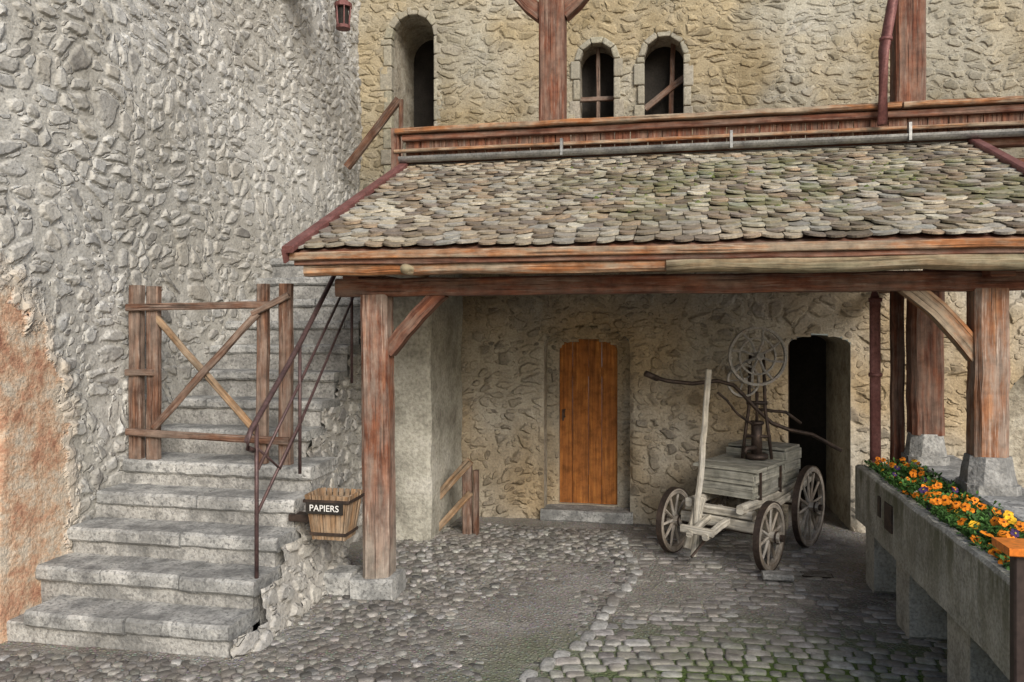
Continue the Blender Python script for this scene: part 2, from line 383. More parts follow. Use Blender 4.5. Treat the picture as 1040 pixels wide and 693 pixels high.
k=NT('paving_joints'); o=k.obj(); c=k.ramp(k.noise(o,2.2,6,.7),[(.3,(.19,.17,.145)),(.5,(.33,.305,.265)),(.68,(.44,.415,.375))])
f=k.noise(o,70,4,.7); c=k.mix(1,c,k.ramp(f,[(.3,(.5,.5,.5)),(.6,(1.1,1.1,1.1))]),'MULTIPLY')
peb=k.n('ShaderNodeTexVoronoi',feature='F1'); k.l(o,peb.inputs['Vector']); peb.inputs['Scale'].default_value=42
pm=k.mr(peb.outputs['Distance'],.25,.5,1,0)
c=k.mix(k.math('MULTIPLY',pm,.6),c,k.mix(.75,peb.outputs['Color'],(.42,.40,.37)))
c=k.mix(1,c,(.82,.82,.82),'MULTIPLY')
x=k.vlen(k.vm('MULTIPLY',k.vm('SUBTRACT',o,(1.1,4.0,0)),(.45,.65,0)))
mm=k.math('MULTIPLY',k.mr(x,.55,1.2,1,0),k.mr(k.noise(o,4,5,.7),.30,.46))
c=k.mix(mm,c,(.085,.13,.025)); k.color(c); k.bump(k.math('ADD',k.math('ADD',f,pm),k.noise(o,15,5)),.8,.012); M_joint=k.m

# ================================================================== GROUND
def terr(x,y): return .012*math.sin(x*1.1+y*.7)+.010*math.sin(y*1.9-x*.6)
gx0,gx1,gy0,gy1,gc=-4.3,7.0,-1.5,10.4,.05
nx=int((gx1-gx0)/gc);ny=int((gy1-gy0)/gc)
mb=MB()
vs=[]
for j in range(ny+1):
    for i in range(nx+1):
        x=gx0+i*gc;y=gy0+j*gc
        vs.append((x,y,terr(x,y)+.006*mnoise.noise(Vector((x*3,y*3,0)))+.004*mnoise.noise(Vector((x*9,y*9,4)))))
fs=[[j*(nx+1)+i,j*(nx+1)+i+1,(j+1)*(nx+1)+i+1,(j+1)*(nx+1)+i] for j in range(ny) for i in range(nx)]
mb.add(vs,fs); 
mb.add([(-60,-60,-.06),(60,-60,-.06),(60,60,-.06),(-60,60,-.06)],[[0,1,2,3]])
mb.build('ground',[M_joint],smooth=True)

def stone(mb,cx,cy,a,b,ang,h,ex,col,n=12,sink=0):
    ca,sa=math.cos(ang),math.sin(ang); z0=terr(cx,cy)-sink; tx,ty=U(-.06,.06),U(-.06,.06)
    ph=[1+U(-.08,.08) for _ in range(n)]
    vs=[];rings=((1.0,-.03),(1.0,h*.35),(.94,h*.8),(.78,h))
    for k_,(s_,z) in enumerate(rings):
        for i in range(n):
            t=2*math.pi*(i+.5)/n; c_,s2=math.cos(t),math.sin(t)
            x=math.copysign(abs(c_)**(2/ex),c_)*a*s_*ph[i]; y=math.copysign(abs(s2)**(2/ex),s2)*b*s_*ph[(i*5)%n]
            vs.append((cx+x*ca-y*sa,cy+x*sa+y*ca,z0+z+x*tx+y*ty))
    vs.append((cx,cy,z0+h*1.04))
    fs=[]
    for r_ in range(3):
        for i in range(n):
            j=(i+1)%n; fs.append([r_*n+i,r_*n+j,(r_+1)*n+j,(r_+1)*n+i])
    for i in range(n): fs.append([3*n+i,3*n+(i+1)%n,4*n])
    mb.add(vs,fs,None,0,col)
mb=MB()
def in_free(x,y):
    if x<-2.45 and y>4.2: return False
    if x<-4.15: return False
    if x>1.5 and y>3.4 and x<2.3: return True
    if y>8.0: return False
    return True
def border(y): return -.62+.16*math.sin(y*1.3)+.10*(y-4.5)+.04*math.sin(y*4.1)
y=1.6
while y<8.0:
    rh=U(.078,.108); x=-1.2+U(0,.1); ph_=U(0,6)
    while x<3.4:
        w=U(.085,.18); cxx=x+w/2
        arc=-.16*((cxx-.6)**2)*.6+ .18*cxx*.3+.010*math.sin(cxx*5+ph_)
        cyy=y+rh/2+arc
        bd=border(cyy)
        if cxx>bd+.03 and in_free(cxx,cyy) and cyy<8:
            g=U(.22,.46); wm=U(.92,1.0)
            worn=mnoise.noise(Vector((cxx*.9+5,cyy*.9,3)))+.4*mnoise.noise(Vector((cxx*3.5,cyy*3.5,1)))
            sink=.003+(.012 if cyy>5.1 else 0)*U(.3,1.2)+max(0,worn)*.020
            mo=math.hypot((cxx-1.0)*.6,(cyy-4.0)*.8)<.8
            gp=U(.008,.012) if mo else U(.004,.008)
            if R()>.02 and sink<.026: stone(mb,cxx,cyy,w/2-gp,rh/2-gp,math.atan(-.19*(cxx-.6)+.054)+U(-.08,.08),U(.012,.020),U(3.0,6),(g,g*wm*.98,g*wm*U(.84,.94)),12,sink)
        x+=w
    y+=rh
cell=.070
for j in range(int(6.8/cell)):
    for i in range(int(4.2/cell)):
        x=-4.15+(i+.5*(j%2))*cell+U(-.026,.026); y=1.5+j*cell*.92+U(-.024,.024)
        if x<border(y)-.02 and in_free(x,y):
            g=random.choice([U(.08,.20),U(.16,.32),U(.28,.48)]); wm=U(.92,1.0)
            patch=mnoise.noise(Vector((x*.8,y*.8,9)))+.6*mnoise.noise(Vector((x*3,y*3,2)))
            cen=max(0,1-math.hypot((x+.9)/.9,(y-5.0)/1.9))
            sink=max(0,patch)*.018+cen*.022+U(0,.008)
            if sink>.030: continue
            sc_=U(.62,1.1)
            stone(mb,x,y,U(.032,.050)*sc_,U(.026,.037)*sc_,U(0,3.14),U(.012,.020),U(2.0,3.6),(g,g*wm,g*wm*U(.86,.97)),10,sink)
y=1.8
while y<7.4:
    L=U(.12,.22); g=U(.34,.50)
    if R()>.12: stone(mb,border(y+L/2)-.02+U(-.012,.012),y+L/2,L/2-.01,U(.035,.052),math.pi/2-.1*math.cos(y*1.3)+U(-.1,.1),.020,3.4,(g,g*.98,g*.92),12,U(.003,.012))
    y+=L
mb.build('cobblestone_paving',[M_cob],smooth=True)

mb=MB()
mb.box((1.04,6.60,terr(1.1,6.6)-.02),(1.28,6.78,terr(1.1,6.6)+.006),0,.003)
for i in range(6): mb.box((1.05,6.615+i*.027,.0),(1.27,6.627+i*.027,terr(1.1,6.6)+.012),1,.002)
mb.build('drain_grate',[M_dark,M_grayiron])

# ================================================================== LEFT TOWER WALL
tower=empty('castle_tower_wall')
HL={'cx':3.62,'r':.6,'z0':-.1,'zs':1.25,'rise':.6}
XL=-4.2
grid_wall('rubble_wall',XL,'x',.5,10.6,-.1,8.0,.024,M_left,tower,[HL],wob=.04)
mb=MB(); reveal(mb,HL,XL,'x',.45,0,True,1); 
mb.build('blocked_arch_reveal',[M_pinkrev,M_pinkrev],tower)
mb=MB(); mb.box((-5.4,.5,-.1),(XL-.5,10.6,8.0),0,.01); mb.build('wall_core',[M_plaster],tower)

# ================================================================== GALLERY BUILDING
bld=empty('castle_gallery_building')
YL=8.05; YU=10.3
H1={'cx':-.83,'r':.44,'z0':.02,'zs':1.78,'rise':.20}
H2={'cx':1.42,'r':.285,'z0':-.1,'zs':1.80,'rise':.10}
H3={'cx':3.5,'r':.45,'z0':-.1,'zs':1.2,'rise':.45}
grid_wall('lower_wall',YL,'y',-2.8,7.0,-.1,3.5,.026,M_back,bld,[H1,H2,H3],wob=.035)
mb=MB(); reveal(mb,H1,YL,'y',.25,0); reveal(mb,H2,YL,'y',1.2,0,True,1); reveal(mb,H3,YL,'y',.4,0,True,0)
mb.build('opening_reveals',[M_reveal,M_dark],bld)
HD={'cx':-.839,'r':.307,'z0':.11,'zs':1.74,'rise':.10}
grid_wall('niche_back',YL+.235,'y',-1.3,-.36,0,2.0,.03,M_back,bld,[HD],wob=0)
mb=MB(); reveal(mb,HD,YL+.235,'y',.1,0); mb.build('door_jamb',[M_reveal],bld)
mb=MB()
ws=[.15,.17,.14,.18]; x=-1.16
for w in ws:
    mb.beam((x+w/2,YL+.30,.11),(x+w/2,YL+.30,1.86),w-.004,.035,0,8,.0008,.005,up=(0,1,0)); x+=w
for z in (.35,1.5): mb.beam((-1.15,YL+.325,z),(-.52,YL+.325,z),.03,.1,0)
mb.box((-1.12,YL+.275,.98),(-1.10,YL+.283,1.10),1,.002)
mb.tube([(-1.09,YL+.285,1.02),(-1.09,YL+.25,1.02),(-1.09,YL+.25,1.1),(-1.09,YL+.285,1.1)],.008,6,1)
mb.build('pine_door',[M_door,M_iron],bld)
mb=MB(); mb.box((-1.30,YL-.06,-.02),(-.36,YL+.28,.10),0,.02,.004); mb.build('door_sill',[M_slab],bld)
mb=MB(); mb.beam((1.25,YL+1.1,0),(1.25,YL+1.1,1.9),.10,.06,0,5,up=(0,1,0)); mb.build('passage_frame',[M_brown],bld)
mb=MB()
mb.box((-2.78,YL+.12,-.1),(-2.70,YU,3.48),0,.01)
mb.build('side_wall',[M_plaster],bld)
HU1={'cx':-3.44,'r':.32,'z0':3.4,'zs':5.93,'rise':.33}
HU2={'cx':-.93,'r':.24,'z0':4.35,'zs':5.46,'rise':.24}
HU3={'cx':-.07,'r':.265,'z0':4.35,'zs':5.46,'rise':.265}
grid_wall('upper_wall',YU,'y',-4.25,7.0,2.7,8.4,.026,M_up,bld,[HU1,HU2,HU3],wob=.025)
mb=MB(); 
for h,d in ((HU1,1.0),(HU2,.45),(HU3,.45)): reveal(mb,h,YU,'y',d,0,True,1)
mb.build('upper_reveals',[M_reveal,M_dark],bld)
mb=MB()
trim(mb,HU1,YU,'y',.11,.022); trim(mb,HU2,YU,'y',.08,.020,nv=5); trim(mb,HU3,YU,'y',.08,.020,nv=5)
for i in range(len(mb.col)): c=mb.col[i]; mb.col[i]=(c[0]*.40,c[1]*.375,c[2]*.30)
mb.build('dressed_stone_surrounds',[M_trim],bld,bevel=.016)
mb=MB()
for cx,zz in ((-.93,5.0),):
    mb.beam((cx-.24,YU+.2,zz),(cx+.24,YU+.2,zz),.05,.06,0); mb.beam((cx,YU+.22,4.35),(cx,YU+.22,5.68),.05,.05,0)
    mb.beam((cx-.24,YU+.2,4.65),(cx+.24,YU+.2,4.65),.05,.05,0)
mb.beam((-.32,YU+.25,4.85),(.2,YU+.28,5.25),.06,.08,0); mb.beam((.0,YU+.3,4.3),(.05,YU+.3,5.7),.05,.06,0)
mb.build('window_frames',[M_brown],bld)
mb=MB()
mb.box((-2.6,7.62,3.36),(7,YU-.0,3.46),0,.01)
mb.build('gallery_floor',[M_redwood],bld)
mb=MB()
YR=7.52
mb.beam((-2.68,YR,3.93),(2.0,YR,3.935),.15,.05,1,24,.004,.01)
mb.beam((2.02,YR,3.935),(7,YR,3.94),.15,.05,1,24,.004,.01)
mb.beam((-2.62,YR+.02,3.865),(7,YR+.02,3.87),.09,.06,0,24,.003)
x=-2.6
while x<7:
    w=U(.12,.17); mb.beam((x+w/2,YR+.05,3.66),(x+w/2,YR+.05,3.84),w-.006,.03,0,1,.001,.004,up=(0,1,0)); x+=w
mb.beam((-2.7,YR-.01,3.735),(7,YR-.01,3.74),.05,.035,1,24,.003)
mb.beam((-2.64,YR+.04,3.60),(7,YR+.04,3.60),.12,.10,0,24,.002)
mb.beam((-2.7,YR+.03,3.55),(-2.7,YR+.03,3.97),.08,.09,0)
mb.build('gallery_parapet',[M_redwood,M_orange],bld)
mb=MB()
n=8
prof=[(math.cos(math.pi*(1+t/n))*.055,math.sin(math.pi*(1+t/n))*.055) for t in range(n+1)]
prof2=[(a*.9,b*.9) for a,b in prof[::-1]]
mb.sweep([(-2.62,YR-.09,3.655),(2,YR-.09,3.66),(7,YR-.09,3.665)],lambda t:prof+prof2,0)
for x in (-1.0,.55,2.05,3.5): mb.box((x-.012,YR-.15,3.60),(x+.012,YR-.085,3.76),0,.003)
mb.build('gallery_gutter',[M_zinc],bld)
mb=MB()
for px in (-1.13,2.12,5.4):
    mb.beam((px,7.72,3.45),(px,7.72,5.75),.25,.24,0,10,.003,.02,up=(0,1,0))
    for s_ in (-1,1):
        pts=[(px+s_*(.10+.5*t),7.72,5.06+.70*t-.1*math.sin(t*3.14)) for t in (0,.25,.5,.75,1)]
        mb.sweep(pts,lambda t:[(.07,-.07),(.07,.07),(-.07,.07),(-.07,-.07)],0,(0,1,0))
mb.beam((-4.1,7.72,5.85),(7,7.72,5.85),.24,.24,0,20,.003,.02)
mb.build('gallery_posts',[M_redwood],bld)

mb=MB()
mb.tube([(2.02,7.45,5.9),(2.0,7.42,5.5),(1.93,7.42,4.9),(1.84,7.40,4.4),(1.83,7.40,3.75)],.045,12,0)
for z in (4.5,5.2): mb.ring((1.86+(.05 if z>5 else 0),7.41,z),(0,0,1),.055,.03,.02,16,0)
mb.build('downpipe',[M_flash],smooth=True)
mb=MB()
mb.tube([(1.62,6.85,2.75),(1.62,6.80,2.45),(1.62,6.78,2.2),(1.62,6.76,.35)],.042,12,0)
for z in (.9,1.6,2.2): mb.ring((1.62,6.765,z),(0,0,1),.052,.03,.02,16,0)
mb.build('downpipe',[M_flash],smooth=True)

# ================================================================== PORCH ROOF
por=empty('tiled_porch_roof')
E=Vector((0,5.13,2.515));T=Vector((0,7.56,3.58)); sl=(T-E); SL=sl.length; sl.normalize(); nr=Vector((1,0,0)).cross(sl)
mb=MB()
ex=.110; tw=.135; L=.24; nrow=int(SL/ex)+1
pal=[(.44,.385,.29),(.38,.32,.235),(.55,.51,.41),(.29,.235,.17),(.46,.42,.35),(.20,.16,.12),(.41,.31,.215),(.38,.365,.32),(.50,.45,.355),(.24,.20,.165)]
for i in range(nrow):
    s0=i*ex-.02; x=-2.56+(tw/2 if i%2 else 0)-tw/2+U(-.02,.02)
    while x<2.56:
        w_=tw*U(.80,1.16); w=w_-.005; cxx=x+w_/2; s1=s0+U(-.015,.015)+.012*math.sin(cxx*1.7+i*.35)
        ll=min(L,SL-s1+.02)
        if ll<.06 or cxx>2.56: x+=w_; continue
        c=random.choice(pal); g=U(.78,1.15)
        pl=mnoise.noise(Vector((cxx*1.2,i*.15,0)))*.3+1
        col=tuple(q*g*pl for q in c)
        pts=[]
        m=6; sk_=U(-.006,.006)
        for a in range(m+1):
            tt=-1+2*a/m; pts.append((tt*w/2, .036*abs(tt)**2.6+sk_*tt))
        pts+= [(w/2,ll),(-w/2,ll)]
        lift0=.042+U(-.005,.012); tl=U(-.008,.008)
        vs=[]
        for th in (0,-.015):
            for a,b in pts:
                hgt=lift0-(lift0-.012)*(b/L)+tl*a/w*2+th
                vs.append(E+Vector((cxx+a,0,0))+sl*(s1+b)+nr*hgt)
        n=len(pts); fs=[list(range(n)),list(range(n,2*n))[::-1]]+[[a,a+n,(a+1)%n+n,(a+1)%n] for a in range(n)]
        mb.add(vs,fs,None,0,col)
        x+=w_
for q in range(110):
    cx=U(-1.0,2.4); s1=U(.5,2.3)
    if mnoise.noise(Vector((cx*1.5,s1*1.5,5)))<.05: continue
    r=U(.012,.032); c0=E+Vector((cx,0,0))+sl*s1+nr*.035
    vs=[c0+nr*r*.6]; nn=7
    for a in range(nn): t=6.283*a/nn; rr=r*U(.7,1.2); vs.append(c0+Vector((1,0,0))*rr*math.cos(t)+sl*rr*math.sin(t)-nr*.004)
    g=U(.7,1.3); mb.add(vs,[[0,1+a,1+(a+1)%nn] for a in range(nn)],None,0,(.12*g,.15*g,.04*g))
mb.build('scale_tiles',[M_tile],por)
mb=MB()
s_=0
while s_<SL-.02:
    w=min(.16,SL-s_); a=E+sl*(s_+w/2)-nr*.012
    mb.beam((-2.55,a.y,a.z),(2.55,a.y,a.z),w-.006,.02,0,12,.001,.003,up=tuple(nr)); s_+=w
for i in range(9):
    x=-2.42+i*.605; a=E+sl*.05-nr*.075; b=T-nr*.075
    mb.beam((x,a.y,a.z),(x,b.y,b.z),.09,.10,0,6,.003,.01,up=tuple(nr))
mb.build('deck_and_rafters',[M_redwood],por)
mb=MB()
mb.beam((-2.6,5.10,2.478),(3.3,5.10,2.482),.035,.055,1,24,.003,.006)
mb.beam((-2.58,5.13,2.435),(3.3,5.13,2.438),.035,.04,0,24,.003,.006)
mb.beam((-2.52,5.20,2.385),(.06,5.20,2.39),.12,.085,1,16,.006,.02)
mb.build('eave_boards',[M_redwood,M_orange],por)
mb=MB()
n=12
mb.sweep([(-.02+i*.17,5.17,2.385+.008*math.sin(i*.9)) for i in range(19)],lambda t:[(.058*math.cos(6.283*i/n)*(1+.05*math.sin(t*20+i)),.058*math.sin(6.283*i/n)) for i in range(n)],0,jit=.004)
mb.sweep([(-1.74,5.04,2.375),(-1.74,5.5,2.375)],lambda t:[(.035*math.cos(6.283*i/n),.035*math.sin(6.283*i/n)) for i in range(n)],0)
mb.build('weathered_log',[M_greywood],por,smooth=True)
mb=MB()
mb.beam((-2.42,5.52,2.275),(3.3,5.52,2.285),.16,.13,0,24,.004,.015)
mb.beam((-2.30,5.45,2.345),(-2.30,7.95,2.345),.12,.10,0)
mb.beam((2.0,5.3,2.345),(2.0,7.95,2.345),.14,.10,0)
mb.beam((-2.42,6.8,2.93),(2.6,6.8,2.93),.12,.12,0,20)
mb.beam((2.0,6.57,2.28),(2.0,6.57,2.92),.14,.14,0,up=(0,1,0))
def brace(mb,x0,z0,x1,z1,y,bend,mi=0,w=.05):
    pts=[]
    for i in range(8):
        t=i/7; pts.append((x0+(x1-x0)*t,y,z0+(z1-z0)*t-bend*math.sin(math.pi*t)*-1))
    mb.sweep(pts,lambda t:[(w,-.055),(w,.055),(-w,.055),(-w,-.055)],mi,(0,1,0),jit=.003)
brace(mb,-2.03,1.80,-1.62,2.24,5.52,.02); 
mb.build('porch_beams',[M_redwood],por)
mb=MB(); brace(mb,1.93,1.80,1.50,2.26,5.52,.04,0,.055)
mb.box((2.06,5.14,2.33),(2.2,5.5,2.43),0,.015)
mb.build('orange_brace',[M_orange],por)
mb=MB()
mb.beam((-2.10,5.52,.12),(-2.12,5.52,2.22),.205,.20,0,14,.004,.03,up=(0,1,0))
mb.beam((1.99,5.52,1.16),(1.99,5.52,2.23),.20,.20,1,8,.004,.03,up=(0,1,0))
mb.build('front_posts',[M_post,M_post2],por)
mb=MB()
mb.beam((1.93,6.57,1.16),(1.93,6.57,2.3),.23,.2,0,8,.004,.03,up=(0,1,0))
mb.beam((1.77,6.72,.9),(1.77,6.72,2.3),.09,.09,0,8,.003,.01,up=(0,1,0))
mb.build('rear_post',[M_redwood],por)
mb=MB()
for sx in (-2.585,2.585):
    a=E-sl*.09+nr*.045;b=T+nr*.045
    mb.beam((sx,a.y,a.z),(sx,b.y,b.z),.085,.05,0,8,.001,.01,up=tuple(nr))
    mb.beam((sx+math.copysign(.03,sx),a.y,a.z-.05),(sx+math.copysign(.03,sx),b.y,b.z-.05),.02,.10,0,8,.001,.004,up=tuple(nr))
a=T+nr*.03; mb.beam((-2.6,a.y-.02,a.z+.0),(2.6,a.y-.02,a.z+.0),.09,.012,1,12,.002,.003,up=tuple(nr))
mb.build('verge_flashing',[M_flash,M_zinc],por)
mb=MB()
mb.beam((-2.27,5.52,.07),(-1.95,5.52,.08),.30,.16,0,4,.006,.02)
mb.box((-2.52,5.42,-.02),(-2.29,5.66,.17),0,.03,.01)
mb.build('post_footing',[M_slab],por)
mb=MB()
for (x,y_,w) in ((1.99,5.52,.145),(1.93,6.57,.135)):
    mb.beam((x,y_,.93),(x,y_,1.00),w*2+.02,w*2+.02,0,1,0,.05,up=(0,1,0))
    mb.beam((x,y_,.998),(x,y_,1.17),w*2,w*2,0,4,.003,.07,up=(0,1,0),taper=.84)
mb.build('post_plinths',[M_riser],por)

mb=MB(); mb.beam((-2.45,7.48,-.05),(-2.45,7.48,2.75),.62,1.15,0,14,.008,.03,up=(0,1,0)); mb.build('plastered_pier',[M_plaster])

# ================================================================== STAIRS
st=empty('stone_staircase')
steps=[(4.28+.28*i,.19*(i+1)) for i in range(5)]
steps+=[(5.78+.27*i,1.15+.221*i) for i in range(9)]
mb=MB()
for i,(y0,z) in enumerate(steps):
    low=i<5
    xr=(-2.58 if low else -2.80)+U(-.02,.02); xl=XL+.03 if i else -4.0
    y1=steps[i+1][0]+.10 if i<13 else YU
    th=.10 if low else .08
    js=[xl]+([U(-3.6,-3.1)] if i in (0,2,3,5,7,8,10,12) else [U(-3.9,-3.6),U(-3.2,-2.95)])+[xr]
    for a,b in zip(js[:-1],js[1:]):
        d=U(-.012,.012); cy=(y0+y1)/2+d/2; dz=U(-.005,.005)
        mb.beam((a+.003,cy,z-th/2+dz),(b-.003,cy,z-th/2+dz),y1-y0-d,th,0,max(3,int((b-a)/.09)),.004,.018)
for i,(y0,z) in enumerate(steps):
    low=i<5; xr=-2.60 if low else -2.83; zb=z-.34; y1=steps[i+1][0]+.12 if i<13 else YU
    zt_=z-(.09 if low else .07)
    mb.beam((XL+.0,(y0+.035+y1)/2,(max(zb,-.05)+zt_)/2),(xr,(y0+.035+y1)/2,(max(zb,-.05)+zt_)/2),y1-y0-.035,zt_-max(zb,-.05),1,14,.004,.01)
mb.build('steps',[M_slab,M_riser],st)
def Hs(u):
    h=np.full_like(u,-1.0)
    for y0,z in steps: h=np.where(u>=y0+.02,z,h)
    return h
grid_wall('stair_flank',-2.60,'x',4.25,5.86,-.08,1.1,.022,M_flank,st,keep=lambda x,z:z<np.minimum(Hs(x),.95)-.06,wob=.0,off=lambda x,z:.13*np.clip((.8-z)/.8,0,1)*np.clip((x-4.2)/.25,0.2,1)-.035)
grid_wall('stair_flank_upper',-2.81,'x',5.75,8.0,-.08,3.0,.026,M_flank,st,keep=lambda x,z:z<Hs(x)-.06,wob=.0,off=lambda x,z:.0*x-.03)
mb=MB(); mb.box((-4.1,4.9,0),(-2.66,5.8,.55),0,.02); mb.box((-4.1,5.85,0),(-2.88,YU,.9),0,.02)
mb.box((-2.84,5.80,-.05),(-2.585,5.86,.83),0,.01)
for j,(x,z) in enumerate(((-3.3,3.08),(-3.0,3.26),(-2.75,3.44))): mb.box((x,8.6,2.85),(-2.6,YU-.01,z),0,.01)
mb.build('stair_core',[M_riser],st)
mb=MB(); mb.beam((-4.06,9.5,4.02),(-3.36,9.5,4.86),.06,.10,0); mb.beam((-3.33,9.5,3.2),(-3.33,9.5,4.85),.05,.05,0,up=(0,1,0))
mb.build('wooden_handrail',[M_brown])

mb=MB(); Y=5.49; zb=.95
for x,zt,w,m in ((-4.105,2.31,.11,0),(-3.955,2.30,.10,0),(-3.03,2.31,.085,0),(-2.835,2.31,.10,0)):
    mb.beam((x,Y,zb),(x+U(-.01,.01),Y,zt),w,.07,0,8,.004,.012,up=(0,1,0))
mb.beam((-4.15,Y-.055,2.135),(-2.94,Y-.055,2.15),.035,.055,0)
mb.beam((-4.15,Y-.055,1.165),(-2.78,Y-.055,1.13),.035,.055,0)
mb.beam((-4.16,Y-.055,1.63),(-3.92,Y-.055,1.63),.03,.05,0)
mb.beam((-3.92,Y-.053,1.20),(-3.04,Y-.053,2.09),.03,.055,0)
mb.beam((-3.96,Y-.02,2.10),(-3.04,Y-.02,1.16),.03,.055,1)
mb.beam((-3.08,Y-.06,2.08),(-2.78,Y-.06,2.22),.03,.05,0)
mb.build('wooden_gate',[M_brown,M_tan])

mb=MB(); hx=-2.60
def hp(y,z): return (hx-.06*max(0,(y-5.2)),y,z)
top=[(hx,4.60,1.20),(hx,4.54,1.22),(hx,4.52,1.27),(hx,4.57,1.33),(hx,4.68,1.42)]+[hp(4.68+.2*i,1.42+.156*i) for i in range(1,8)]
mb.tube(top,.019,8,0)
mb.tube([(hx,4.64,.37),(hx,4.64,1.36)],.014,8,0)
mb.tube([(hx,4.64,.78),hp(5.3,1.33),hp(6.4,2.25)],.011,8,0)
mb.tube([(hx,4.66,1.07),hp(5.3,1.62),hp(6.2,2.33)],.011,8,0)
mb.tube([hp(5.25,.93),hp(5.25,1.86)],.013,8,0)
mb.tube([hp(6.35,1.5),hp(6.35,2.28)],.013,8,0)
mb.tube([(hx,4.66,1.20),hp(4.95,1.02),hp(5.3,1.32)],.009,8,0)
mb.build('metal_handrail',[M_rail],smooth=True)

binp=empty('wooden_litter_bin'); mb=MB()
bx,by=-2.30,5.16; zt,zb2=.83,.52
def bc(a,z):
    k_=(z-zb2)/(zt-zb2); hw=.115+.045*k_; hd=.09+.035*k_
    return (bx+a[0]*hw,by+a[1]*hd)
for i in range(7):
    t=-1+2*(i+.5)/7
    for (A,up_) in (((t,-1),(0,1,0)),((t,1),(0,1,0))):
        p=bc(A,zb2);q=bc(A,zt+U(-.01,.01)); mb.beam((*p,zb2),(*q,zt),.036,.012,0,3,.001,.003,up=(0,1,0))
for i in range(5):
    t=-1+2*(i+.5)/5
    for sx in (-1,1):
        p=bc((sx,t),zb2);q=bc((sx,t),zt); mb.beam((*p,zb2),(*q,zt),.012,.042,0,3,.001,.003,up=(0,1,0))
for z in (.56,.79):
    c=[(*bc(a,z),z) for a in ((-1.08,-1.12),(1.08,-1.12),(1.08,1.12),(-1.08,1.12),(-1.08,-1.12))]
    for a,b in zip(c[:-1],c[1:]): mb.beam(a,b,.008,.022,2,1,0,.002)
mb.box((bx-.11,by-.08,zb2),(bx+.11,by+.08,zb2+.02),0,.003)
mb.box((bx-.145,by-.142,.705),(bx+.125,by-.134,.785),1,.002)
mb.box((-2.62,by-.05,.62),(bx-.13,by+.05,.67),2,.004)
mb.build('slatted_basket',[M_tan,M_dark,M_iron],binp)
k=NT('white_letters'); k.color((.75,.74,.7)); 
cu=bpy.data.curves.new('papiers_lettering','FONT'); cu.body='PAPIERS'; cu.size=.062; cu.extrude=.001; cu.align_x='CENTER'; cu.align_y='CENTER'
ot=bpy.data.objects.new('papiers_lettering',cu); sc.collection.objects.link(ot); ot.location=(bx-.01,by-.1445,.745); ot.rotation_euler=(math.pi/2,0,0); cu.materials.append(k.m); ot.parent=binp

mb=MB()
mb.beam((-1.88,7.25,0),(-1.88,7.25,.70),.09,.08,0,5,.003,.01,up=(0,1,0))
mb.beam((-2.22,7.22,.30),(-1.84,7.20,.72),.04,.08,1); mb.beam((-2.2,7.22,.02),(-1.84,7.20,.42),.04,.06,1); mb.beam((-2.18,7.22,.0),(-2.18,7.22,.42),.06,.06,0,up=(0,1,0))
mb.beam((-1.80,7.27,0),(-1.80,7.27,.62),.05,.06,0,5,up=(0,1,0))
mb.build('wooden_barrier',[M_brown,M_tan])

mb=MB(); lx,ly=-3.98,9.2
mb.tube([(-4.2,ly,6.12),(lx,ly,6.16),(lx,ly,6.02)],.015,8,0)
mb.ring((lx,ly,5.97),(0,0,1),.11,.05,.10,12,0); mb.ring((lx,ly,6.01),(0,0,1),.06,.05,.055,12,0)
for i in range(6):
    a=i*math.pi/3; mb.tube([(lx+.10*math.cos(a),ly+.10*math.sin(a),5.96),(lx+.08*math.cos(a),ly+.08*math.sin(a),5.72)],.009,6,0)
mb.ring((lx,ly,5.70),(0,0,1),.09,.04,.09,12,0); mb.tube([(lx,ly,5.72),(lx,ly,5.95)],.065,12,1)
mb.build('wall_lantern',[M_flash,M_dark])

# ================================================================== RIGHT: low wall, trough, flowers, sign
mb=MB()
lw=empty('low_stone_wall')
mb.box((1.90,2.8,-.05),(2.26,6.98,.86),0,.01); 
y=2.75
while y<6.95:
    y2=min(7.0,y+U(.5,.9)); 
    if 7.0-y2<.2: y2=7.0
    mb.beam((2.07,y+.004,.90),(2.07,y2-.004,.90),.42,.075,1,4,.004,.015); y=y2
mb.build('wall_body_and_coping',[M_riser,M_slab],lw)
grid_wall('wall_end_face',6.98,'y',1.9,2.28,0,.86,.03,M_lowwall,lw)
tr=empty('stone_trough'); mb=MB()
y0,y1=3.5,6.62; x0,x1=1.44,1.86
def slab(a,b,mi=0): 
    a=Vector(a);b=Vector(b);c=(a+b)/2
    mb.beam((c.x,a.y,c.z),(c.x,b.y,c.z),b.x-a.x,b.z-a.z,mi,24 if b.y-a.y>1 else 2,.005,.016)
slab((x0,y0,.46),(x0+.085,y1,.90)); slab((x1-.07,y0,.46),(x1,y1,.895)); slab((x0+.087,y1-.09,.462),(x1-.073,y1-.003,.893)); slab((x0+.087,y0+.003,.462),(x1-.073,y0+.09,.893)); slab((x0+.06,y0+.05,.47),(x1-.05,y1-.05,.56))
for (ya,yb) in ((6.30,6.56),(5.42,5.72),(4.38,4.72),(3.55,3.8)):
    mb.beam((x0+.06,(ya+yb)/2+.0,.22),(x1-.02,(ya+yb)/2,.22),yb-ya,.475,0,3,.006,.03)
mb.build('basin_and_legs',[M_trough,M_riser],tr)
mb=MB(); mb.box((x0+.08,y0+.08,.6),(x1-.06,y1-.08,.855),0,.01,.0)
M_soil=noisy_mat('soil',[(.3,(.03,.02,.013)),(.7,(.07,.05,.033))],9,bump=.9,bd=.02)
mb.build('potting_soil',[M_soil],tr)
mb=MB()
mb.box((x0-.008,5.58,.62),(x0+.004,5.75,.80),0,.002); mb.box((x0-.008,5.86,.66),(x0+.004,5.93,.80),0,.002)
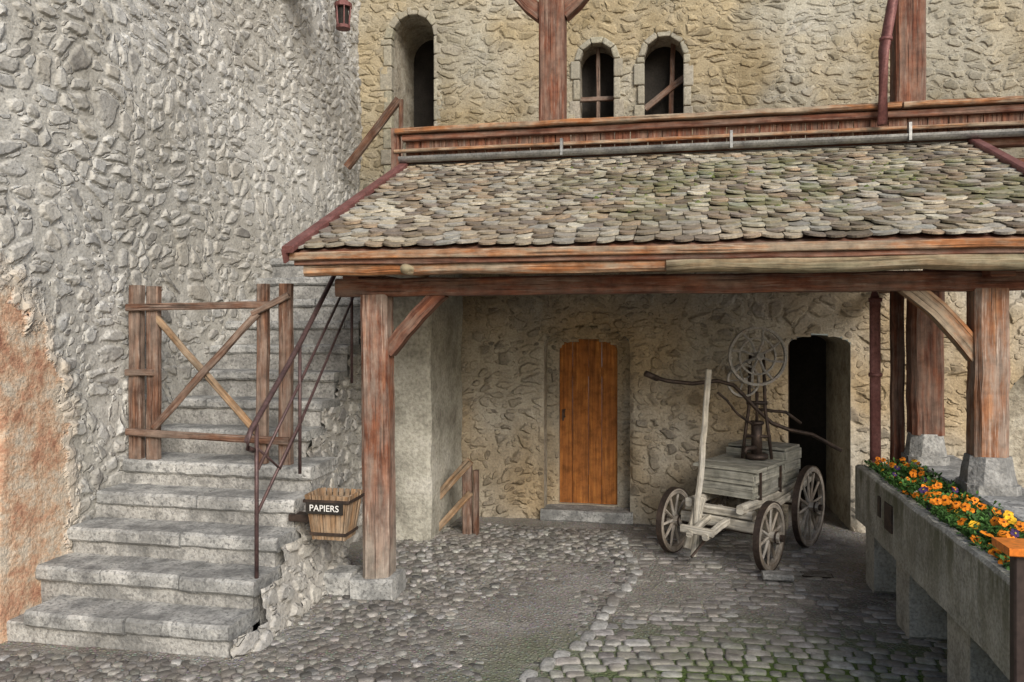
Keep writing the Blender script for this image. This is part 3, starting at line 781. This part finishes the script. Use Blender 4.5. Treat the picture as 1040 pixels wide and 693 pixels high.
mb.build('trough_plaque',[M_iron],tr)
mb=MB()
def leaf(mb,p,d,up_,L,w,col):
    s_=d.cross(up_); 
    if s_.length<.01: s_=Vector((1,0,0))
    s_.normalize(); q=[p,p+d*L*.5+s_*w,p+d*L-up_*L*.15,p+d*L*.5-s_*w]
    mb.add(q,[[0,1,2],[0,2,3]],None,0,col)
for i in range(9000):
    x=U(x0+.05,x1-.03);y=U(y0+.06,y1-.06)
    clump=mnoise.noise(Vector((x*6,y*6,1)))
    hgt=.855+ (.095+.07*clump)*R()
    a=U(0,6.28); el=U(-.1,1.2); d=Vector((math.cos(a)*math.cos(el),math.sin(a)*math.cos(el),math.sin(el)))
    g=U(.5,1.5); leaf(mb,Vector((x,y,hgt)),d,Vector((0,0,1)),U(.02,.05),U(.006,.013),(.06*g,.14*g,.028*g))
def pansy(mb,p,nrm,r,c1,c2):
    e1=nrm.cross(Vector((.3,.2,1))).normalized(); e2=nrm.cross(e1)
    for kx in range(5):
        a=kx*2*math.pi/5+.3; ce=p+(e1*math.cos(a)+e2*math.sin(a))*r*.5
        vs=[p+nrm*.004]; 
        for j in range(7):
            b=a-1.5+3.0*j/6; vs.append(ce+(e1*math.cos(b)+e2*math.sin(b))*r*.52+nrm*U(-.004,.006))
        g=U(.85,1.1); mb.add(vs,[list(range(8))],None,0,tuple(q*g for q in c1))
    vs=[p+nrm*.008+(e1*math.cos(t*1.047)+e2*math.sin(t*1.047))*r*.22 for t in range(6)]
    mb.add(vs,[list(range(6))],None,0,c2)
for i in range(150):
    y=y0+.1+(y1-y0-.2)*R(); x=U(x0+.06,x1-.04)
    n=Vector((U(-.7,.3),U(-1,.1),U(.4,1))).normalized()
    t=R()
    if t<.62: c1,c2=(.80,.24,.012),(.10,.02,.01)
    elif t<.80: c1,c2=(.82,.46,.02),(.25,.08,.01)
    elif t<.96: c1,c2=(.07,.035,.12),(.5,.35,.02)
    else: c1,c2=(.7,.66,.5),(.6,.4,.03)
    pansy(mb,Vector((x,y,U(.90,.99))),n,U(.022,.034) if y<5.4 else U(.016,.024),c1,c2)
mb.build('pansy_flowers',[M_flow])
mb=MB()
mb.beam((1.37,3.2,-.02),(1.37,3.2,1.16),.27,.05,0,2,0,.006,up=(0,1,0))
mb.box((1.20,3.13,1.165),(1.54,3.29,1.195),1,.004)
M_signor=noisy_mat('orange_sign_paint',[(.3,(.62,.16,.02)),(.7,(.75,.24,.03))],5,.4,bump=.05)
M_signdk=noisy_mat('brown_sign_metal',[(.3,(.03,.02,.018)),(.7,(.05,.035,.03))],5,.5,bump=.1)
mb.build('information_sign',[M_signdk,M_signor])

# ================================================================== PUMP CART
cart=empty('hand_pump_cart')
hd=Vector((.48,.877,0)).normalized(); sd=Vector((hd.y,-hd.x,0)); F=Vector((.42,6.88,0))
def P(a,b,c): return F+hd*a+sd*b+Vector((0,0,c))
def wheel(c,r,ns,nm):
    mb=MB(); mb.ring(c,sd,r,.045,.045,40,0,.001); mb.ring(c,sd,r+.008,.05,.010,40,1)
    e1=hd;e2=Vector((0,0,1)); a0=U(0,1)
    for i in range(ns):
        a=a0+2*math.pi*i/ns; d=e1*math.cos(a)+e2*math.sin(a)
        mb.beam(c+d*.035,c+d*(r-.04),.026,.024,0,2,.0,.006,up=tuple(sd),taper=.75)
    mb.tube([c-sd*.09,c-sd*.05,c,c+sd*.05,c+sd*.09],.045,14,0)
    mb.tube([c+sd*.088,c+sd*.12],.028,10,1); mb.ring(c+sd*.06,sd,.05,.015,.01,14,1); mb.ring(c-sd*.06,sd,.05,.015,.01,14,1)
    mb.build(nm,[M_cartdark,M_iron],cart)
wheel(P(0,-.43,.285),.275,10,'front_wheel_1'); wheel(P(0,.43,.285),.275,10,'front_wheel_2')
wheel(P(.93,-.40,.365),.355,12,'rear_wheel_1'); wheel(P(.93,.42,.365),.355,12,'rear_wheel_2')
mb=MB()
mb.beam(P(0,-.42,.285),P(0,.42,.285),.03,.03,1); mb.beam(P(.93,-.4,.365),P(.93,.4,.365),.03,.03,1)
mb.beam(P(0,-.34,.34),P(0,.34,.34),.10,.09,0,6,.003,.012); mb.beam(P(0,-.30,.43),P(0,.30,.43),.09,.07,0,6,.003,.012)
mb.beam(P(.93,-.33,.42),P(.93,.33,.42),.09,.09,0,6,.003,.012)
for b in (-.23,.23): mb.beam(P(-.12,b,.49),P(1.22,b*1.05,.52),.06,.075,0,10,.003,.012,bow=-.02)
mb.beam(P(.1,.33,.46),P(1.2,.36,.60),.05,.05,0,8,.003,.01,bow=-.04)
for b in (-.10,.10): mb.beam(P(-.42,b*.7,.30),P(.22,b,.40),.05,.055,0,5,.003,.01)
mb.beam(P(-.38,-.16,.33),P(-.38,.12,.33),.05,.06,0)
mb.tube([P(0,-.05,.3),P(-.3,-.02,.2),P(-.42,-.05,.12)],.012,6,1)
mb.build('undercarriage',[M_pale,M_iron],cart)
mb=MB(); mb.beam((.20,6.78,.06),(.33,6.88,1.62),.05,.055,0,10,.005,.012,up=(0,1,0))
mb.beam((.16,6.80,.12),(.26,6.84,.55),.09,.05,0,3,.003,.01,up=(0,1,0))
mb.build('drawbar',[M_pale],cart)
mb=MB()
def crate(a0,a1,b,z0,z1,pl=3):
    hh=(z1-z0)/pl
    for q in range(pl):
        z=z0+hh*(q+.5); fl=1+.04*q
        for bb in (-b*fl,b*fl): mb.beam(P(a0,bb,z),P(a1,bb,z),.025,hh-.005,0,4,.002,.004)
        for aa in (a0-.01*q,a1): mb.beam(P(aa,-b*fl,z),P(aa,b*fl,z),.025,hh-.005,0,4,.002,.004)
    mb.beam(P((a0+a1)/2,-b*1.1,z0+.02),P((a0+a1)/2,b*1.1,z0+.02),a1-a0-.03,.02,0)
crate(.12,.72,.24,.53,.76,2); crate(.74,1.12,.25,.55,.86,3)
for q in range(3): mb.beam(P(.08+.225*q+.11,-.29,.775),P(.08+.225*q+.11,.29,.775),.215,.028,0,4,.002,.005)
mb.beam(P(.93,-.27,.875),P(.93,.27,.875),.36,.025,0,4,.002,.005)
for a in (.2,.64): mb.beam(P(a,.268,.52),P(a,.268,.78),.03,.012,1,1,0,.002,up=tuple(hd))
mb.build('tank_box',[M_cartbox,M_iron],cart)
mb=MB()
S=Vector((.77,7.36,0))
def Q(x,y,z): return S+Vector((x,y,z))
for dx in (-.07,.07):
    mb.tube([Q(dx*1.8,0,.80),Q(dx*1.4,0,1.05),Q(dx,0,1.25),Q(dx*.8,0,1.75)],.015,8,0)
mb.tube([Q(-.12,0,1.0),Q(.12,0,1.0)],.014,8,0); mb.tube([Q(-.09,0,1.3),Q(.09,0,1.3)],.018,8,0)
mb.tube([Q(0,.02,.80),Q(0,.02,.84)],.10,18,0); mb.tube([Q(0,.02,.84),Q(0,.02,1.12)],.048,16,0); mb.ring(Q(0,.02,1.12),(0,0,1),.065,.025,.063,16,0); mb.tube([Q(0,.0,.90),Q(-.10,-.08,.90),Q(-.12,-.10,.86)],.022,10,0)
mb.tube([Q(.0,0,1.1),Q(0,0,1.40)],.014,8,0)
lev=[(-.19,7.12,1.55),(-.02,7.16,1.50),(.2,7.2,1.475),(.42,7.26,1.50),(.56,7.30,1.46),(.66,7.33,1.36),(.77,7.36,1.24),(.9,7.38,1.12),(1.05,7.4,1.06),(1.25,7.42,1.02),(1.5,7.44,.88)]
mb.tube(lev,.018,8,0); mb.tube([(-.21,7.08,1.57),(-.10,7.13,1.52)],.028,10,0)
mb.tube([(.42,7.2,1.40),(.5,7.25,1.33),(.6,7.30,1.20),(.74,7.34,1.10)],.012,8,0)
mb.tube([(.77,7.36,1.24),(1.02,7.38,1.22),(1.15,7.39,1.12)],.014,8,0)
mb.build('pump_mechanism',[M_iron],cart,smooth=True)
mb=MB(); ax=Vector((.25,-1,0)).normalized(); C=Q(0.0,-.05,1.72)
mb.ring(C,ax,.265,.035,.022,40,0); mb.ring(C,ax,.17,.02,.015,32,0); mb.tube([C-ax*.07,C+ax*.07],.035,12,0)
e1=ax.cross(Vector((0,0,1))).normalized();e2=Vector((0,0,1))
for i in range(8):
    a=i*math.pi/4+.2; d=e1*math.cos(a)+e2*math.sin(a); t=e1*-math.sin(a)+e2*math.cos(a)
    mb.tube([C+d*.03,C+d*.13+t*.02,C+d*.25],.012,6,0)
C2=Q(-.12,-.02,1.50); mb.ring(C2,ax,.15,.03,.018,32,0); mb.tube([C2-ax*.05,C2+ax*.05],.025,10,0)
for i in range(5):
    a=i*1.257; d=e1*math.cos(a)+e2*math.sin(a); mb.tube([C2,C2+d*.14],.008,6,0)
mb.tube([C+ax*.06,C+ax*.06+e1*.12-e2*.05,C+ax*.14+e1*.12-e2*.05],.012,6,0)
mb.build('flywheel',[M_grayiron],cart)
mb=MB(); mb.box((.72,6.42,-.0),(.95,6.56,.05),0,.015,.004); mb.build('wheel_chock_stone',[M_riser])

# ================================================================== LIGHT, SKY, CAMERA
w=bpy.data.worlds.new('World'); sc.world=w; w.use_nodes=True; nt=w.node_tree
sk=nt.nodes.new('ShaderNodeTexSky'); sk.sky_type='NISHITA'; sk.sun_disc=False
d=Vector((-.46,.76,-.50)).normalized(); tos=-d
sk.sun_elevation=math.asin(tos.z); sk.sun_rotation=math.atan2(tos.x,tos.y); sk.air_density=1.0; sk.dust_density=2.0
bg=nt.nodes['Background']; nt.links.new(sk.outputs[0],bg.inputs[0]); bg.inputs[1].default_value=.15
sun=bpy.data.lights.new('sun','SUN'); sun.energy=3.3; sun.angle=math.radians(30); sun.color=(1,.965,.91)
so=bpy.data.objects.new('sun',sun); sc.collection.objects.link(so); so.rotation_euler=d.to_track_quat('-Z','Y').to_euler(); so.location=(6,-8,9)
cam=bpy.data.cameras.new('camera'); cam.sensor_width=36; cam.lens=36*800/1040; cam.shift_y=-16.5/1040; cam.clip_end=300
co=bpy.data.objects.new('camera',cam); sc.collection.objects.link(co); co.location=(0,0,2.0); co.rotation_euler=(math.radians(90),0,math.radians(11.3)); sc.camera=co
sc.view_settings.view_transform='Standard'; sc.view_settings.look='None'; sc.view_settings.exposure=0
